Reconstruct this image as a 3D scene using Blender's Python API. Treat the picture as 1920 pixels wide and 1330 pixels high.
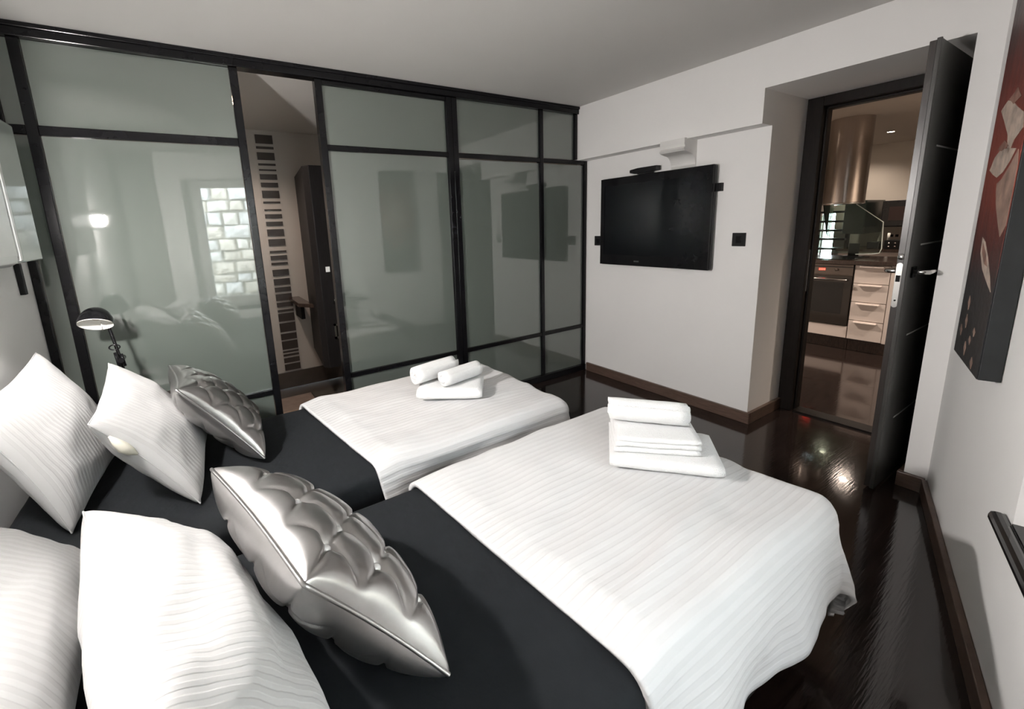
import bpy, bmesh, math, random
from mathutils import Vector, Matrix, noise
PI = math.pi
random.seed(7)
for o in list(bpy.data.objects): bpy.data.objects.remove(o)
scene = bpy.context.scene
C = scene.collection

# ------------------------------------------------------------------ camera
CAM_H = 1.38
cam_d = bpy.data.cameras.new('camera'); cam = bpy.data.objects.new('camera', cam_d); C.objects.link(cam)
cam_d.sensor_fit = 'HORIZONTAL'; cam_d.sensor_width = 36.0
cam_d.lens = 820.18 / 1920 * 36.0
cam_d.shift_x = (960 - 895.41) / 1920; cam_d.shift_y = (589.5 - 665) / 1920
cam_d.clip_start = 0.02; cam_d.clip_end = 100
right = Vector((0.8410, -0.5396, -0.0394)); up = Vector((0.1386, 0.1445, 0.9797)); back = Vector((-0.5236, -0.8288, 0.1970))
right.normalize(); back.normalize(); up = back.cross(right); up.normalize(); right = up.cross(back)
cam.matrix_world = Matrix(((right.x, up.x, back.x, 0), (right.y, up.y, back.y, 0), (right.z, up.z, back.z, CAM_H), (0, 0, 0, 1)))
scene.camera = cam

# ------------------------------------------------------------------ world, sun, exposure
w = bpy.data.worlds.new('sky'); scene.world = w; w.use_nodes = True
bg = w.node_tree.nodes['Background']; bg.inputs[0].default_value = (0.82, 0.91, 1.0, 1); bg.inputs[1].default_value = 25.0
sun_d = bpy.data.lights.new('sun', 'SUN'); sun_d.energy = 2.5; sun_d.angle = 0.02; sun_d.color = (1, .95, .88)
sun = bpy.data.objects.new('sun', sun_d); C.objects.link(sun)
sun.rotation_euler = Vector((-0.25, -0.85, -0.95)).to_track_quat('-Z', 'Y').to_euler()
vs = scene.view_settings
vs.view_transform = 'Standard'; vs.look = 'None'; vs.gamma = 1; vs.use_curve_mapping = False
vs.exposure = 0.25

# ------------------------------------------------------------------ materials
def mat(name, col, rough=.5, metal=0.0, var=.06, scale=14.0, bump=0.0, bscale=60.0, spec=.5, ior=1.45, coat=0.0, sheen=0.0, trans=0.0, stretch=None):
    m = bpy.data.materials.new(name); m.use_nodes = True
    nt = m.node_tree; b = nt.nodes['Principled BSDF']
    tc = nt.nodes.new('ShaderNodeTexCoord'); n = nt.nodes.new('ShaderNodeTexNoise'); n.inputs['Scale'].default_value = scale; n.inputs['Detail'].default_value = 4
    src = tc.outputs['Object']
    if stretch:
        mp = nt.nodes.new('ShaderNodeMapping'); mp.inputs['Scale'].default_value = stretch
        nt.links.new(src, mp.inputs[0]); src = mp.outputs[0]
    nt.links.new(src, n.inputs['Vector'])
    r = nt.nodes.new('ShaderNodeValToRGB')
    r.color_ramp.elements[0].position = .3; r.color_ramp.elements[1].position = .7
    r.color_ramp.elements[0].color = [c * (1 - var) for c in col] + [1]; r.color_ramp.elements[1].color = [min(1, c * (1 + var)) for c in col] + [1]
    nt.links.new(n.outputs[0], r.inputs[0]); nt.links.new(r.outputs[0], b.inputs['Base Color'])
    b.inputs['Roughness'].default_value = rough; b.inputs['Metallic'].default_value = metal
    b.inputs['Specular IOR Level'].default_value = spec; b.inputs['IOR'].default_value = ior
    b.inputs['Coat Weight'].default_value = coat; b.inputs['Sheen Weight'].default_value = sheen
    b.inputs['Transmission Weight'].default_value = trans
    if bump:
        n2 = nt.nodes.new('ShaderNodeTexNoise'); n2.inputs['Scale'].default_value = bscale; n2.inputs['Detail'].default_value = 5
        bp = nt.nodes.new('ShaderNodeBump'); bp.inputs['Strength'].default_value = bump; bp.inputs['Distance'].default_value = .01
        nt.links.new(src, n2.inputs['Vector']); nt.links.new(n2.outputs[0], bp.inputs['Height']); nt.links.new(bp.outputs[0], b.inputs['Normal'])
    return m

def stripe_mat(name, col, pitch, dark=.93, axis=1):
    """white damask stripe: bands of satin and plain weave, following the cloth's own UV (metres)"""
    m = mat(name, col, .75, var=.015, scale=9, sheen=.15)
    nt = m.node_tree; b = nt.nodes['Principled BSDF']
    uv = nt.nodes.new('ShaderNodeUVMap'); sep = nt.nodes.new('ShaderNodeSeparateXYZ'); nt.links.new(uv.outputs[0], sep.inputs[0])
    mu = nt.nodes.new('ShaderNodeMath'); mu.operation = 'MULTIPLY'; mu.inputs[1].default_value = 2 * PI / pitch
    nt.links.new(sep.outputs[axis], mu.inputs[0])
    si = nt.nodes.new('ShaderNodeMath'); si.operation = 'SINE'; nt.links.new(mu.outputs[0], si.inputs[0])
    mr = nt.nodes.new('ShaderNodeMapRange'); mr.inputs['From Min'].default_value = -.35; mr.inputs['From Max'].default_value = .35
    nt.links.new(si.outputs[0], mr.inputs['Value'])
    ramp = [l for l in nt.links if l.to_socket == b.inputs['Base Color']][0].from_socket
    mx = nt.nodes.new('ShaderNodeMix'); mx.data_type = 'RGBA'; mx.blend_type = 'MULTIPLY'; mx.inputs[0].default_value = 1
    mr2 = nt.nodes.new('ShaderNodeMapRange'); mr2.inputs['To Min'].default_value = dark; mr2.inputs['To Max'].default_value = 1
    nt.links.new(mr.outputs[0], mr2.inputs['Value'])
    cb = nt.nodes.new('ShaderNodeCombineXYZ')
    for k in range(3): nt.links.new(mr2.outputs[0], cb.inputs[k])
    nt.links.new(ramp, mx.inputs[6]); nt.links.new(cb.outputs[0], mx.inputs[7]); nt.links.new(mx.outputs[2], b.inputs['Base Color'])
    bp = nt.nodes.new('ShaderNodeBump'); bp.inputs['Strength'].default_value = .25; bp.inputs['Distance'].default_value = .004
    nt.links.new(mr.outputs[0], bp.inputs['Height']); nt.links.new(bp.outputs[0], b.inputs['Normal'])
    return m

def glass_mat(name, col, refl_ior, transl, rough=.02):
    """back-painted / frosted glass: diffuse and translucent body under a clear polished face"""
    m = bpy.data.materials.new(name); m.use_nodes = True; nt = m.node_tree
    out = nt.nodes['Material Output']; nt.nodes.remove(nt.nodes['Principled BSDF'])
    tc = nt.nodes.new('ShaderNodeTexCoord'); n = nt.nodes.new('ShaderNodeTexNoise'); n.inputs['Scale'].default_value = 3
    nt.links.new(tc.outputs['Object'], n.inputs['Vector'])
    r = nt.nodes.new('ShaderNodeValToRGB'); r.color_ramp.elements[0].color = [c * .97 for c in col] + [1]; r.color_ramp.elements[1].color = [c * 1.03 for c in col] + [1]
    nt.links.new(n.outputs[0], r.inputs[0])
    d = nt.nodes.new('ShaderNodeBsdfDiffuse'); t = nt.nodes.new('ShaderNodeBsdfTranslucent'); g = nt.nodes.new('ShaderNodeBsdfGlossy')
    g.inputs['Roughness'].default_value = rough; g.inputs['Color'].default_value = (1, 1, 1, 1)
    nt.links.new(r.outputs[0], d.inputs[0]); nt.links.new(r.outputs[0], t.inputs[0])
    m1 = nt.nodes.new('ShaderNodeMixShader'); m1.inputs[0].default_value = transl
    nt.links.new(d.outputs[0], m1.inputs[1]); nt.links.new(t.outputs[0], m1.inputs[2])
    fr = nt.nodes.new('ShaderNodeFresnel'); fr.inputs['IOR'].default_value = refl_ior
    m2 = nt.nodes.new('ShaderNodeMixShader'); nt.links.new(fr.outputs[0], m2.inputs[0])
    nt.links.new(m1.outputs[0], m2.inputs[1]); nt.links.new(g.outputs[0], m2.inputs[2]); nt.links.new(m2.outputs[0], out.inputs[0])
    return m

def clear_mat(name, tint=(.97, .98, .97), ior=1.45):
    m = bpy.data.materials.new(name); m.use_nodes = True; nt = m.node_tree
    out = nt.nodes['Material Output']; nt.nodes.remove(nt.nodes['Principled BSDF'])
    t = nt.nodes.new('ShaderNodeBsdfTransparent'); t.inputs[0].default_value = (*tint, 1)
    g = nt.nodes.new('ShaderNodeBsdfGlossy'); g.inputs['Roughness'].default_value = .01
    fr = nt.nodes.new('ShaderNodeFresnel'); fr.inputs['IOR'].default_value = ior
    mx = nt.nodes.new('ShaderNodeMixShader'); nt.links.new(fr.outputs[0], mx.inputs[0]); nt.links.new(t.outputs[0], mx.inputs[1]); nt.links.new(g.outputs[0], mx.inputs[2])
    nt.links.new(mx.outputs[0], out.inputs[0]); return m

def emit_mat(name, col, s):
    m = mat(name, col, .4); b = m.node_tree.nodes['Principled BSDF']
    b.inputs['Emission Color'].default_value = (*col, 1); b.inputs['Emission Strength'].default_value = s
    return m

M = {}
M['wall'] = mat('wall_paint', (.85, .84, .83), .7, var=.012, scale=3, bump=.04, bscale=120)
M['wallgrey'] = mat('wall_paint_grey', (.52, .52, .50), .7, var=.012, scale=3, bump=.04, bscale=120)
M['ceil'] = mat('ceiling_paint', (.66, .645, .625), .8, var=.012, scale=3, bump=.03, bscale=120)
M['plaster'] = mat('corbel_plaster', (.75, .74, .72), .6, var=.02)
M['floor'] = mat('dark_lacquered_wood', (.020, .013, .011), .09, var=.45, scale=5, spec=.6, stretch=(1.2, 14, 1), bump=.03, bscale=9, coat=.25)
M['base'] = mat('brown_wood_skirting', (.105, .068, .052), .32, var=.25, scale=8, stretch=(2, 2, 20))
M['blackmetal'] = mat('black_gloss_metal', (.006, .006, .007), .16, var=.2, spec=.3)
M['frost'] = glass_mat('frosted_glass', (.235, .27, .245), 2.15, .50)
M['sheet'] = mat('black_sheet_cotton', (.0085, .0102, .0122), .85, var=.1, scale=25, bump=.15, bscale=40, spec=.25)
M['base_fabric'] = mat('black_bed_base_fabric', (.015, .015, .017), .9, var=.1, bump=.1)
M['duvet'] = stripe_mat('white_striped_duvet', (.63, .628, .63), .026, .945, 1)
M['pillow'] = stripe_mat('white_striped_pillowcase', (.55, .548, .546), .021, .93, 0)
M['inner'] = mat('cream_pillow_ticking', (.78, .75, .64), .8, var=.02)
M['silver'] = mat('silver_satin_fabric', (.44, .43, .425), .30, metal=.95, var=.05, scale=30, bump=.05, bscale=25)
M['button'] = mat('silver_button', (.78, .77, .76), .25, metal=.3, var=.02)
M['towel'] = mat('white_terry_towel', (.78, .78, .78), .95, var=.015, scale=60, bump=.5, bscale=260, sheen=.3)
M['black'] = mat('black_plastic', (.010, .010, .011), .4, var=.1, spec=.25)
M['blackgloss'] = mat('black_gloss_plastic', (.007, .007, .008), .15, var=.1, spec=.3)
M['screen'] = mat('tv_screen', (.004, .005, .006), .27, var=.05, spec=.2)
M['chrome'] = mat('brushed_chrome', (.72, .71, .69), .22, metal=1, var=.03)
M['inlay'] = mat('satin_aluminium_inlay', (.62, .62, .60), .35, metal=.2, var=.02)
M['steel'] = mat('brushed_steel', (.55, .49, .455), .22, metal=1, var=.05, scale=3, stretch=(60, 60, .6))
M['white'] = mat('white_gloss_plastic', (.78, .79, .78), .12, var=.01, spec=.5)
M['greygloss'] = mat('grey_gloss_panel', (.36, .40, .38), .05, var=.01, spec=.8)
M['shadein'] = mat('white_enamel', (.82, .81, .77), .4, var=.02)
M['bulb'] = mat('bulb_glass', (.62, .58, .5), .1, var=.02)
M['doorface'] = mat('dark_wenge_door', (.050, .049, .046), .34, var=.25, scale=6, stretch=(30, 30, 1.2), bump=.05, bscale=20)
M['dooredge'] = mat('dark_wenge_edge', (.042, .036, .033), .3, var=.15, scale=6, stretch=(30, 30, 1.2))
M['frame'] = mat('dark_brown_door_frame', (.009, .007, .006), .4, spec=.15, var=.3, scale=6, stretch=(30, 30, 1.5))
M['cab'] = mat('cream_gloss_cabinet', (.74, .66, .62), .2, var=.01)
M['counter'] = mat('dark_brown_worktop', (.045, .028, .022), .16, var=.35, scale=9, stretch=(3, 12, 3))
M['oven'] = mat('brown_glass_oven', (.03, .024, .02), .08, var=.05)
M['ovenpanel'] = mat('bronze_steel_panel', (.14, .115, .10), .28, metal=.8, var=.05)
M['ovencavity'] = mat('oven_window', (.012, .010, .009), .06, var=.1)
M['red'] = emit_mat('red_digits', (1, .08, .05), 6)
M['kwall'] = mat('kitchen_wall_beige', (.60, .55, .49), .75, var=.02, scale=3)
M['kceil'] = mat('kitchen_ceiling', (.58, .52, .46), .8, var=.01)
M['clear'] = clear_mat('clear_glass')
M['hoodglass'] = clear_mat('hood_glass', (.78, .87, .82), 1.25)
M['glassedge'] = mat('polished_glass_edge', (.80, .88, .84), .15, var=.02)
M['cabdark'] = mat('dark_green_glass_cabinet', (.008, .012, .010), .2, spec=.2, var=.1)
M['food'] = mat('brown_bread', (.30, .17, .11), .7, var=.35, scale=20, bump=.3)
M['foodb'] = mat('pale_pastry', (.50, .36, .29), .7, var=.25, scale=20, bump=.3)
M['bathwall'] = mat('grey_bathroom_tile', (.50, .47, .44), .3, var=.02, scale=4)
M['bathskirt'] = mat('brown_tile_skirting', (.075, .062, .053), .3, var=.1)
M['mosaic'] = mat('dark_brown_mosaic', (.045, .037, .033), .3, var=.25, scale=8)
M['tileA'] = mat('tan_floor_tile', (.40, .30, .23), .4, var=.12)
M['tileB'] = mat('slate_floor_tile', (.085, .08, .07), .4, var=.2)
M['tileC'] = mat('taupe_floor_tile', (.28, .22, .19), .4, var=.15)
M['cabblack'] = mat('black_wood_cabinet', (.010, .009, .009), .45, spec=.15, var=.3, stretch=(30, 30, 1.5))
M['stone'] = [mat('limestone_%s' % n, c, .9, var=.2, scale=9, bump=.6, bscale=14) for n, c in (('pale', (.56, .53, .48)), ('warm', (.48, .44, .38)), ('grey', (.50, .49, .47)))]
M['mortar'] = mat('lime_mortar', (.34, .32, .28), .95, var=.15, bump=.4)
M['earth'] = mat('gravel', (.32, .29, .24), .95, var=.3, bump=.6)
M['winframe'] = mat('white_window_frame', (.74, .74, .73), .35, var=.01)
M['sill'] = mat('black_polished_stone', (.012, .012, .013), .07, var=.3, spec=.7)
M['canvasside'] = mat('black_canvas_edge', (.014, .016, .017), .6, var=.2)
M['petal'] = mat('pale_paint', (.46, .37, .31), .5, var=.35, scale=22, bump=.2, bscale=30)
M['petald'] = mat('dusky_paint', (.24, .13, .10), .5, var=.4, scale=22, bump=.2, bscale=30)
M['petalm'] = mat('rose_paint', (.30, .20, .16), .5, var=.5, scale=14, bump=.2, bscale=30)
M['wood'] = mat('dark_nightstand_wood', (.03, .02, .017), .4, var=.3)

def painting_mat():
    m = mat('red_black_painting', (.2, .05, .04), .42, bump=.25, bscale=35)
    nt = m.node_tree; b = nt.nodes['Principled BSDF']
    tc = nt.nodes.new('ShaderNodeTexCoord'); sep = nt.nodes.new('ShaderNodeSeparateXYZ'); nt.links.new(tc.outputs['Object'], sep.inputs[0])
    n = nt.nodes.new('ShaderNodeTexNoise'); n.inputs['Scale'].default_value = 5; n.inputs['Detail'].default_value = 6
    mp = nt.nodes.new('ShaderNodeMapping'); mp.inputs['Scale'].default_value = (6, 6, .8); nt.links.new(tc.outputs['Object'], mp.inputs[0]); nt.links.new(mp.outputs[0], n.inputs['Vector'])
    ad = nt.nodes.new('ShaderNodeMath'); ad.operation = 'MULTIPLY_ADD'; ad.inputs[1].default_value = .35; nt.links.new(n.outputs[0], ad.inputs[0]); nt.links.new(sep.outputs[2], ad.inputs[2])
    r = nt.nodes.new('ShaderNodeValToRGB'); e = r.color_ramp.elements
    mr = nt.nodes.new('ShaderNodeMapRange'); mr.inputs['From Min'].default_value = .15; mr.inputs['From Max'].default_value = 1.5
    nt.links.new(ad.outputs[0], mr.inputs['Value']); nt.links.new(mr.outputs[0], r.inputs[0])
    e[0].position = .0; e[0].color = (.015, .016, .018, 1); e[1].position = 1; e[1].color = (.02, .018, .018, 1)
    for p, c in ((.26, (.018, .016, .018, 1)), (.38, (.10, .022, .018, 1)), (.52, (.22, .045, .03, 1)), (.70, (.17, .035, .026, 1)), (.86, (.06, .02, .018, 1))):
        x = e.new(p); x.color = c
    nt.links.new(r.outputs[0], b.inputs['Base Color'])
    return m
M['painting'] = painting_mat()

# ------------------------------------------------------------------ mesh helpers
class MB:
    def __init__(s): s.v = []; s.f = []; s.uv = None; s.smooth = []
    def add(s, vs, fs, smooth=False):
        k = len(s.v); s.v += [Vector(p) for p in vs]
        s.f += [[i + k for i in f] for f in fs]; s.smooth += [smooth] * len(fs); return s
    def box(s, a, b):
        x0, y0, z0 = a; x1, y1, z1 = b
        return s.add([(x0, y0, z0), (x1, y0, z0), (x1, y1, z0), (x0, y1, z0), (x0, y0, z1), (x1, y0, z1), (x1, y1, z1), (x0, y1, z1)],
                     [(0, 3, 2, 1), (4, 5, 6, 7), (0, 1, 5, 4), (1, 2, 6, 5), (2, 3, 7, 6), (3, 0, 4, 7)])
    def hexa(s, p):
        return s.add(p, [(0, 3, 2, 1), (4, 5, 6, 7), (0, 1, 5, 4), (1, 2, 6, 5), (2, 3, 7, 6), (3, 0, 4, 7)])
    def prism(s, poly, axis, a, b):
        """2-D polygon extruded along an axis; the polygon holds the two other coordinates in order"""
        n = len(poly)
        def P(q, t):
            l = list(q); l.insert(axis, t); return tuple(l)
        return s.add([P(q, a) for q in poly] + [P(q, b) for q in poly],
                     [tuple(reversed(range(n))), tuple(range(n, 2 * n))] + [(i, (i + 1) % n, n + (i + 1) % n, n + i) for i in range(n)])
    def tube(s, pts, r, n=10, cap=True):
        pts = [Vector(p) for p in pts]; rs = r if isinstance(r, (list, tuple)) else [r] * len(pts)
        vs = []; prev = None
        for i, p in enumerate(pts):
            d = (pts[min(i + 1, len(pts) - 1)] - pts[max(i - 1, 0)]).normalized()
            if prev is None:
                a = d.orthogonal().normalized()
            else:
                a = (prev - d * prev.dot(d)); a = a.normalized() if a.length > 1e-6 else d.orthogonal().normalized()
            prev = a; b = d.cross(a)
            vs += [p + (a * math.cos(2 * PI * k / n) + b * math.sin(2 * PI * k / n)) * rs[i] for k in range(n)]
        fs = [(i * n + k, i * n + (k + 1) % n, (i + 1) * n + (k + 1) % n, (i + 1) * n + k) for i in range(len(pts) - 1) for k in range(n)]
        k0 = len(s.f); s.add(vs, fs, True)
        if cap:
            k = len(s.v) - len(vs)
            s.f += [[k + i for i in reversed(range(n))], [k + (len(pts) - 1) * n + i for i in range(n)]]; s.smooth += [False, False]
        return s
    def lathe(s, prof, origin=(0, 0, 0), ax=(0, 0, 1), n=28):
        ax = Vector(ax).normalized(); a = ax.orthogonal().normalized(); b = ax.cross(a); o = Vector(origin); vs = []
        for r, z in prof: vs += [o + ax * z + (a * math.cos(2 * PI * k / n) + b * math.sin(2 * PI * k / n)) * r for k in range(n)]
        return s.add(vs, [(i * n + k, i * n + (k + 1) % n, (i + 1) * n + (k + 1) % n, (i + 1) * n + k) for i in range(len(prof) - 1) for k in range(n)], True)

def link(name, mb, m, parent=None, bevel=0.0, sub=0, smooth=None):
    off = Vector((0, 0, 0))
    if parent is not None:
        p = parent
        while p.parent is not None: p = p.parent
        off = Vector(p.location)
        # parts of a one-mesh parent keep its local frame
    me = bpy.data.meshes.new(name)
    me.from_pydata([tuple(v - off) for v in mb.v], [], mb.f)
    sm = mb.smooth if smooth is None else [smooth] * len(mb.f)
    me.polygons.foreach_set('use_smooth', sm)
    if mb.uv:
        ul = me.uv_layers.new(name='UVMap')
        for l in me.loops: ul.data[l.index].uv = mb.uv[l.vertex_index]
    me.update()
    bm = bmesh.new(); bm.from_mesh(me); bmesh.ops.recalc_face_normals(bm, faces=bm.faces); bm.to_mesh(me); bm.free()
    me.materials.append(m)
    o = bpy.data.objects.new(name, me); C.objects.link(o)
    if parent is not None: o.parent = parent
    if bevel:
        b = o.modifiers.new('bevel', 'BEVEL'); b.width = bevel; b.segments = 2; b.limit_method = 'ANGLE'
    if sub:
        b = o.modifiers.new('sub', 'SUBSURF'); b.levels = sub; b.render_levels = sub
    return o

def tag(o, label, cat, group=None):
    o['label'] = label; o['category'] = cat
    if group: o['group'] = group
    return o
def thing(name, label, cat, loc, group=None):
    o = bpy.data.objects.new(name, None); C.objects.link(o); o.location = loc; o.empty_display_size = .1
    return tag(o, label, cat, group)
def struct(name, mb, m, parent=None, bevel=0):
    o = link(name, mb, m, parent, bevel)
    if parent is None: o['kind'] = 'structure'
    return o
def box(a, b): return MB().box(a, b)

# ------------------------------------------------------------------ room dimensions
XH = -0.66      # head wall
YP = 2.862      # glass partition
XT = 2.99       # tv wall, lower recessed part
XF = 2.87       # tv wall, upper beam and right pier
ZC = 2.325      # ceiling
ZL = 1.90       # ledge under the beam
YN0, YN1 = .555, 1.371   # door niche
ZN = 2.09
XD = 3.47       # door frame plane
YB = 4.15       # bathroom far wall
RD = Vector((-.9536, -.3010, 0)); RN = Vector((-.3010, .9536, 0)); R0 = Vector((2.87, .4705, 0))
def R(s, off, z): return R0 + RD * s + RN * off + Vector((0, 0, z))
def rbox(mb, s0, s1, o0, o1, z0, z1):
    return mb.hexa([R(s0, o0, z0), R(s1, o0, z0), R(s1, o1, z0), R(s0, o1, z0), R(s0, o0, z1), R(s1, o0, z1), R(s1, o1, z1), R(s0, o1, z1)])

# floors
struct('floor', box((-.9, -2.0, -.12), (3.5, YP - .03, 0)), M['floor'])
struct('floor_kitchen', box((3.5, -.6, -.12), (9.0, 5.2, -.001)), M['floor'])
fb = struct('floor_bathroom', box((-.9, YP - .03, -.12), (3.5, YB + .1, -.004)), M['bathskirt'])
tm = None
for i in range(8):
    for j in range(4):
        x0 = -.30 + i * .33; y0 = YP + .04 + j * .33
        if y0 + .32 > YB: continue
        mk = ['tileA', 'tileB', 'tileC'][(i * 2 + j * 2 + (i * j) % 2) % 3]
        struct('floor_tile', box((x0 + .003, y0 + .003, -.004), (x0 + .327, y0 + .327, .004 + .001 * ((i + j) % 2))), M[mk], fb)
# ceilings
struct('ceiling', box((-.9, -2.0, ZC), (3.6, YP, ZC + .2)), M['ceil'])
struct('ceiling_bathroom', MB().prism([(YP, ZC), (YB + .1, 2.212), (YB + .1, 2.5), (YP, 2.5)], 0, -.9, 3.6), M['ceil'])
struct('ceiling_kitchen', box((3.6, -.6, 2.285), (9.0, 5.2, 2.5)), M['kceil'])
# head wall
struct('wall_left', box((XH - .2, -2.0, 0), (XH, YB + .1, ZC)), M['wall'])
# tv wall
tw = MB().box((XT, YN1, 0), (XD + .08, YP + .1, ZL)).box((XF, YN1, ZL), (XD + .08, YP + .1, ZC)).box((XF, YN0, ZN), (XD + .08, YN1, ZC)).box((XF, -.2, 0), (XD + .08, YN0, ZC))
struct('wall_back', tw, M['wall'])
# right wall with window
S0, S1, WZ0, WZ1 = 1.18, 3.04, .535, 2.04
SE = 3.28
rw = MB()
rbox(rw, -.15, S0, -.45, 0, 0, ZC); rbox(rw, S1, SE, -.45, 0, 0, ZC); rbox(rw, S0, S1, -.45, 0, 0, WZ0); rbox(rw, S0, S1, -.45, 0, WZ1, ZC)
struct('wall_right', rw, M['wall'])
# alcove behind the camera
pe = R(SE, 0, 0); pq = R(SE, -.45, 0)
al = MB().box((-.9, -1.55, 0), (pe.x + .35, -1.35, ZC)).box((pe.x + .02, -1.5, 0), (pe.x + .3, pq.y + .2, ZC))
struct('wall_alcove', al, M['wallgrey'])
# bathroom walls
bw = struct('wall_bathroom', box((-.9, YB, 0), (3.6, YB + .15, 2.3)), M['bathwall'])
struct('wall_bathroom_right', box((XT + .06, YP + .1, 0), (XT + .3, YB + .05, 2.3)), M['bathwall'])
struct('trim_1', box((XH, YB - .015, 0.004), (XT + .06, YB - .001, .15)), M['bathskirt'])
# wall above partition (lintel is the partition header itself), kitchen walls
struct('wall_kitchen_back', MB().box((8.3, -.6, 0), (8.5, 2.80, 2.3)).box((8.3, 2.97, 0), (8.5, 5.2, 2.3)).box((8.3, 2.80, 1.38), (8.5, 2.97, 2.3)).box((8.3, 2.80, 0), (8.5, 2.97, .35)), M['kwall'])
struct('wall_kitchen_left', box((3.55, 5.0, 0), (8.5, 5.2, 2.3)), M['kwall'])
struct('wall_kitchen_right', box((3.55, -.6, 0), (8.5, -.4, 2.3)), M['kwall'])
struct('wall_kitchen_front', MB().box((XD + .08, YP + .05, 0), (XD + .2, 5.1, 2.3)).box((XD + .08, -.5, 0), (XD + .2, YN0 - .1, 2.3)), M['kwall'])

# baseboards
BH, BT = .078, .022
struct('baseboard_back', MB().box((XT - BT, YN1 - BT, 0), (XT - .001, YP - .05, BH)).box((XT - .001, YN1 - BT, 0), (XD - .05, YN1 - .001, BH)), M['base'], bevel=.003)
struct('baseboard_niche', MB().box((XF - BT, .476, 0), (XF - .001, YN0 + BT, BH)).box((XF - .001, YN0 + .001, 0), (XD - .05, YN0 + BT, BH)), M['base'], bevel=.003)
bb = MB(); rbox(bb, .02, SE, .001, BT, 0, BH); struct('baseboard_right', bb, M['base'], bevel=.003)
struct('baseboard_left', box((XH + .001, -1.3, 0), (XH + BT, YP - .06, BH)), M['base'], bevel=.003)

# corbel under the beam
cb = MB()
prof = [(XT, 1.715)]
for k in range(9):
    a = k / 8 * PI / 2; prof.append((XT - .012 - .075 * (1 - math.cos(a)), 1.74 + .075 * math.sin(a)))
prof += [(XF - .02, 1.825), (XF - .035, 1.838), (XF - .02, 1.852), (XF - .028, 1.868), (XF - .028, ZL + .005), (XT, ZL + .005)]
cb.prism([(p[0], p[1]) for p in prof], 1, 1.835, 2.02)
o = link('corbel', cb, M['plaster']); tag(o, 'small white moulded plaster corbel under the wall ledge above the television', 'corbel'); 

# ------------------------------------------------------------------ glass partition
def stile(mb, x, w, z0, z1, y0=YP - .025, y1=YP + .025): mb.box((x - w / 2, y0, z0), (x + w / 2, y1, z1)); return mb
ST = [-.54, .307, .745, 1.632, 2.47]   # stile centres
ZT = 1.885   # transom centre
ZR = .43     # lower rail
part = thing('glass_partition', 'floor-to-ceiling frosted glass partition in glossy black frames beside the beds', 'partition', (.9, YP, 0))
GB = .0015
link('header_rail', MB().box((XH, YP - .04, ZC - .058), (XF - .001, YP + .04, ZC - .001)).box((XH, YP - .05, ZC - .022), (XF - .001, YP - .04, ZC - .001)), M['blackmetal'], part, .003)
link('sill_rail', box((1.655, YP - .03, 0), (XT - .002, YP + .03, .055)), M['blackmetal'], part, .003)
link('sill_rail', box((XH, YP - .03, 0), (.325, YP + .03, .055)), M['blackmetal'], part, .003)
for x, wd, z1 in ((-.54, .042, ZC - .058), (XH + .018, .034, ZC - .058), (.307, .040, ZC - .058), (1.668, .044, ZC - .058), (2.47, .034, ZC - .058), (XT - .02, .032, ZT + .02), (XF - .018, .030, ZC - .058)):
    z0 = .055 if x < XF - .05 or x > XF else ZT + .021
    link('stile', stile(MB(), x, wd, z0, z1), M['blackmetal'], part, .004)
def rail(x0, x1, z, w): link('rail', box((x0, YP - .022, z - w / 2), (x1, YP + .022, z + w / 2)), M['blackmetal'], part, .003)
def pane(x0, x1, z0, z1, p=None, y=YP): link('pane', box((x0 + GB, y - .004, z0 + GB), (x1 - GB, y + .004, z1 - GB)), M['frost'], p or part)
bays = [(XH + .035, -.561), (-.519, .287), (1.69, 2.453), (2.487, XT - .036)]
for i, (a, b) in enumerate(bays):
    rail(a, b, ZT, .042 if i < 2 else .034); rail(a, b, ZR, .030)
    pane(a, b, .055, ZR - .015); pane(a, b, ZR + .015, ZT - .021); pane(a, b if i < 3 else XF - .033, ZT + .021, ZC - .058)
# sliding door leaf
YS = YP - .005
sd = thing('sliding_glass_door', 'sliding frosted glass door leaf next to the open gap into the bathroom', 'door', (1.18, YS, 0))
def sp(name, a, b, m='blackmetal', bev=.003): return link(name, box(a, b), M[m], sd, bev)
sp('stile', (.725, YS - .028, .01), (.765, YS + .028, ZC - .06)); sp('stile', (1.60, YS - .028, .01), (1.640, YS + .018, ZC - .06))
sp('rail', (.765, YS - .02, .01), (1.60, YS + .02, .06)); sp('rail', (.765, YS - .02, ZR - .015), (1.60, YS + .02, ZR + .015))
sp('rail', (.765, YS - .02, ZT - .017), (1.60, YS + .02, ZT + .017)); sp('rail', (.765, YS - .02, ZC - .085), (1.60, YS + .02, ZC - .06))
for z0, z1 in ((.06, ZR - .015), (ZR + .015, ZT - .017), (ZT + .017, ZC - .085)): pane(.765, 1.60, z0, z1, sd, YS)

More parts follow.
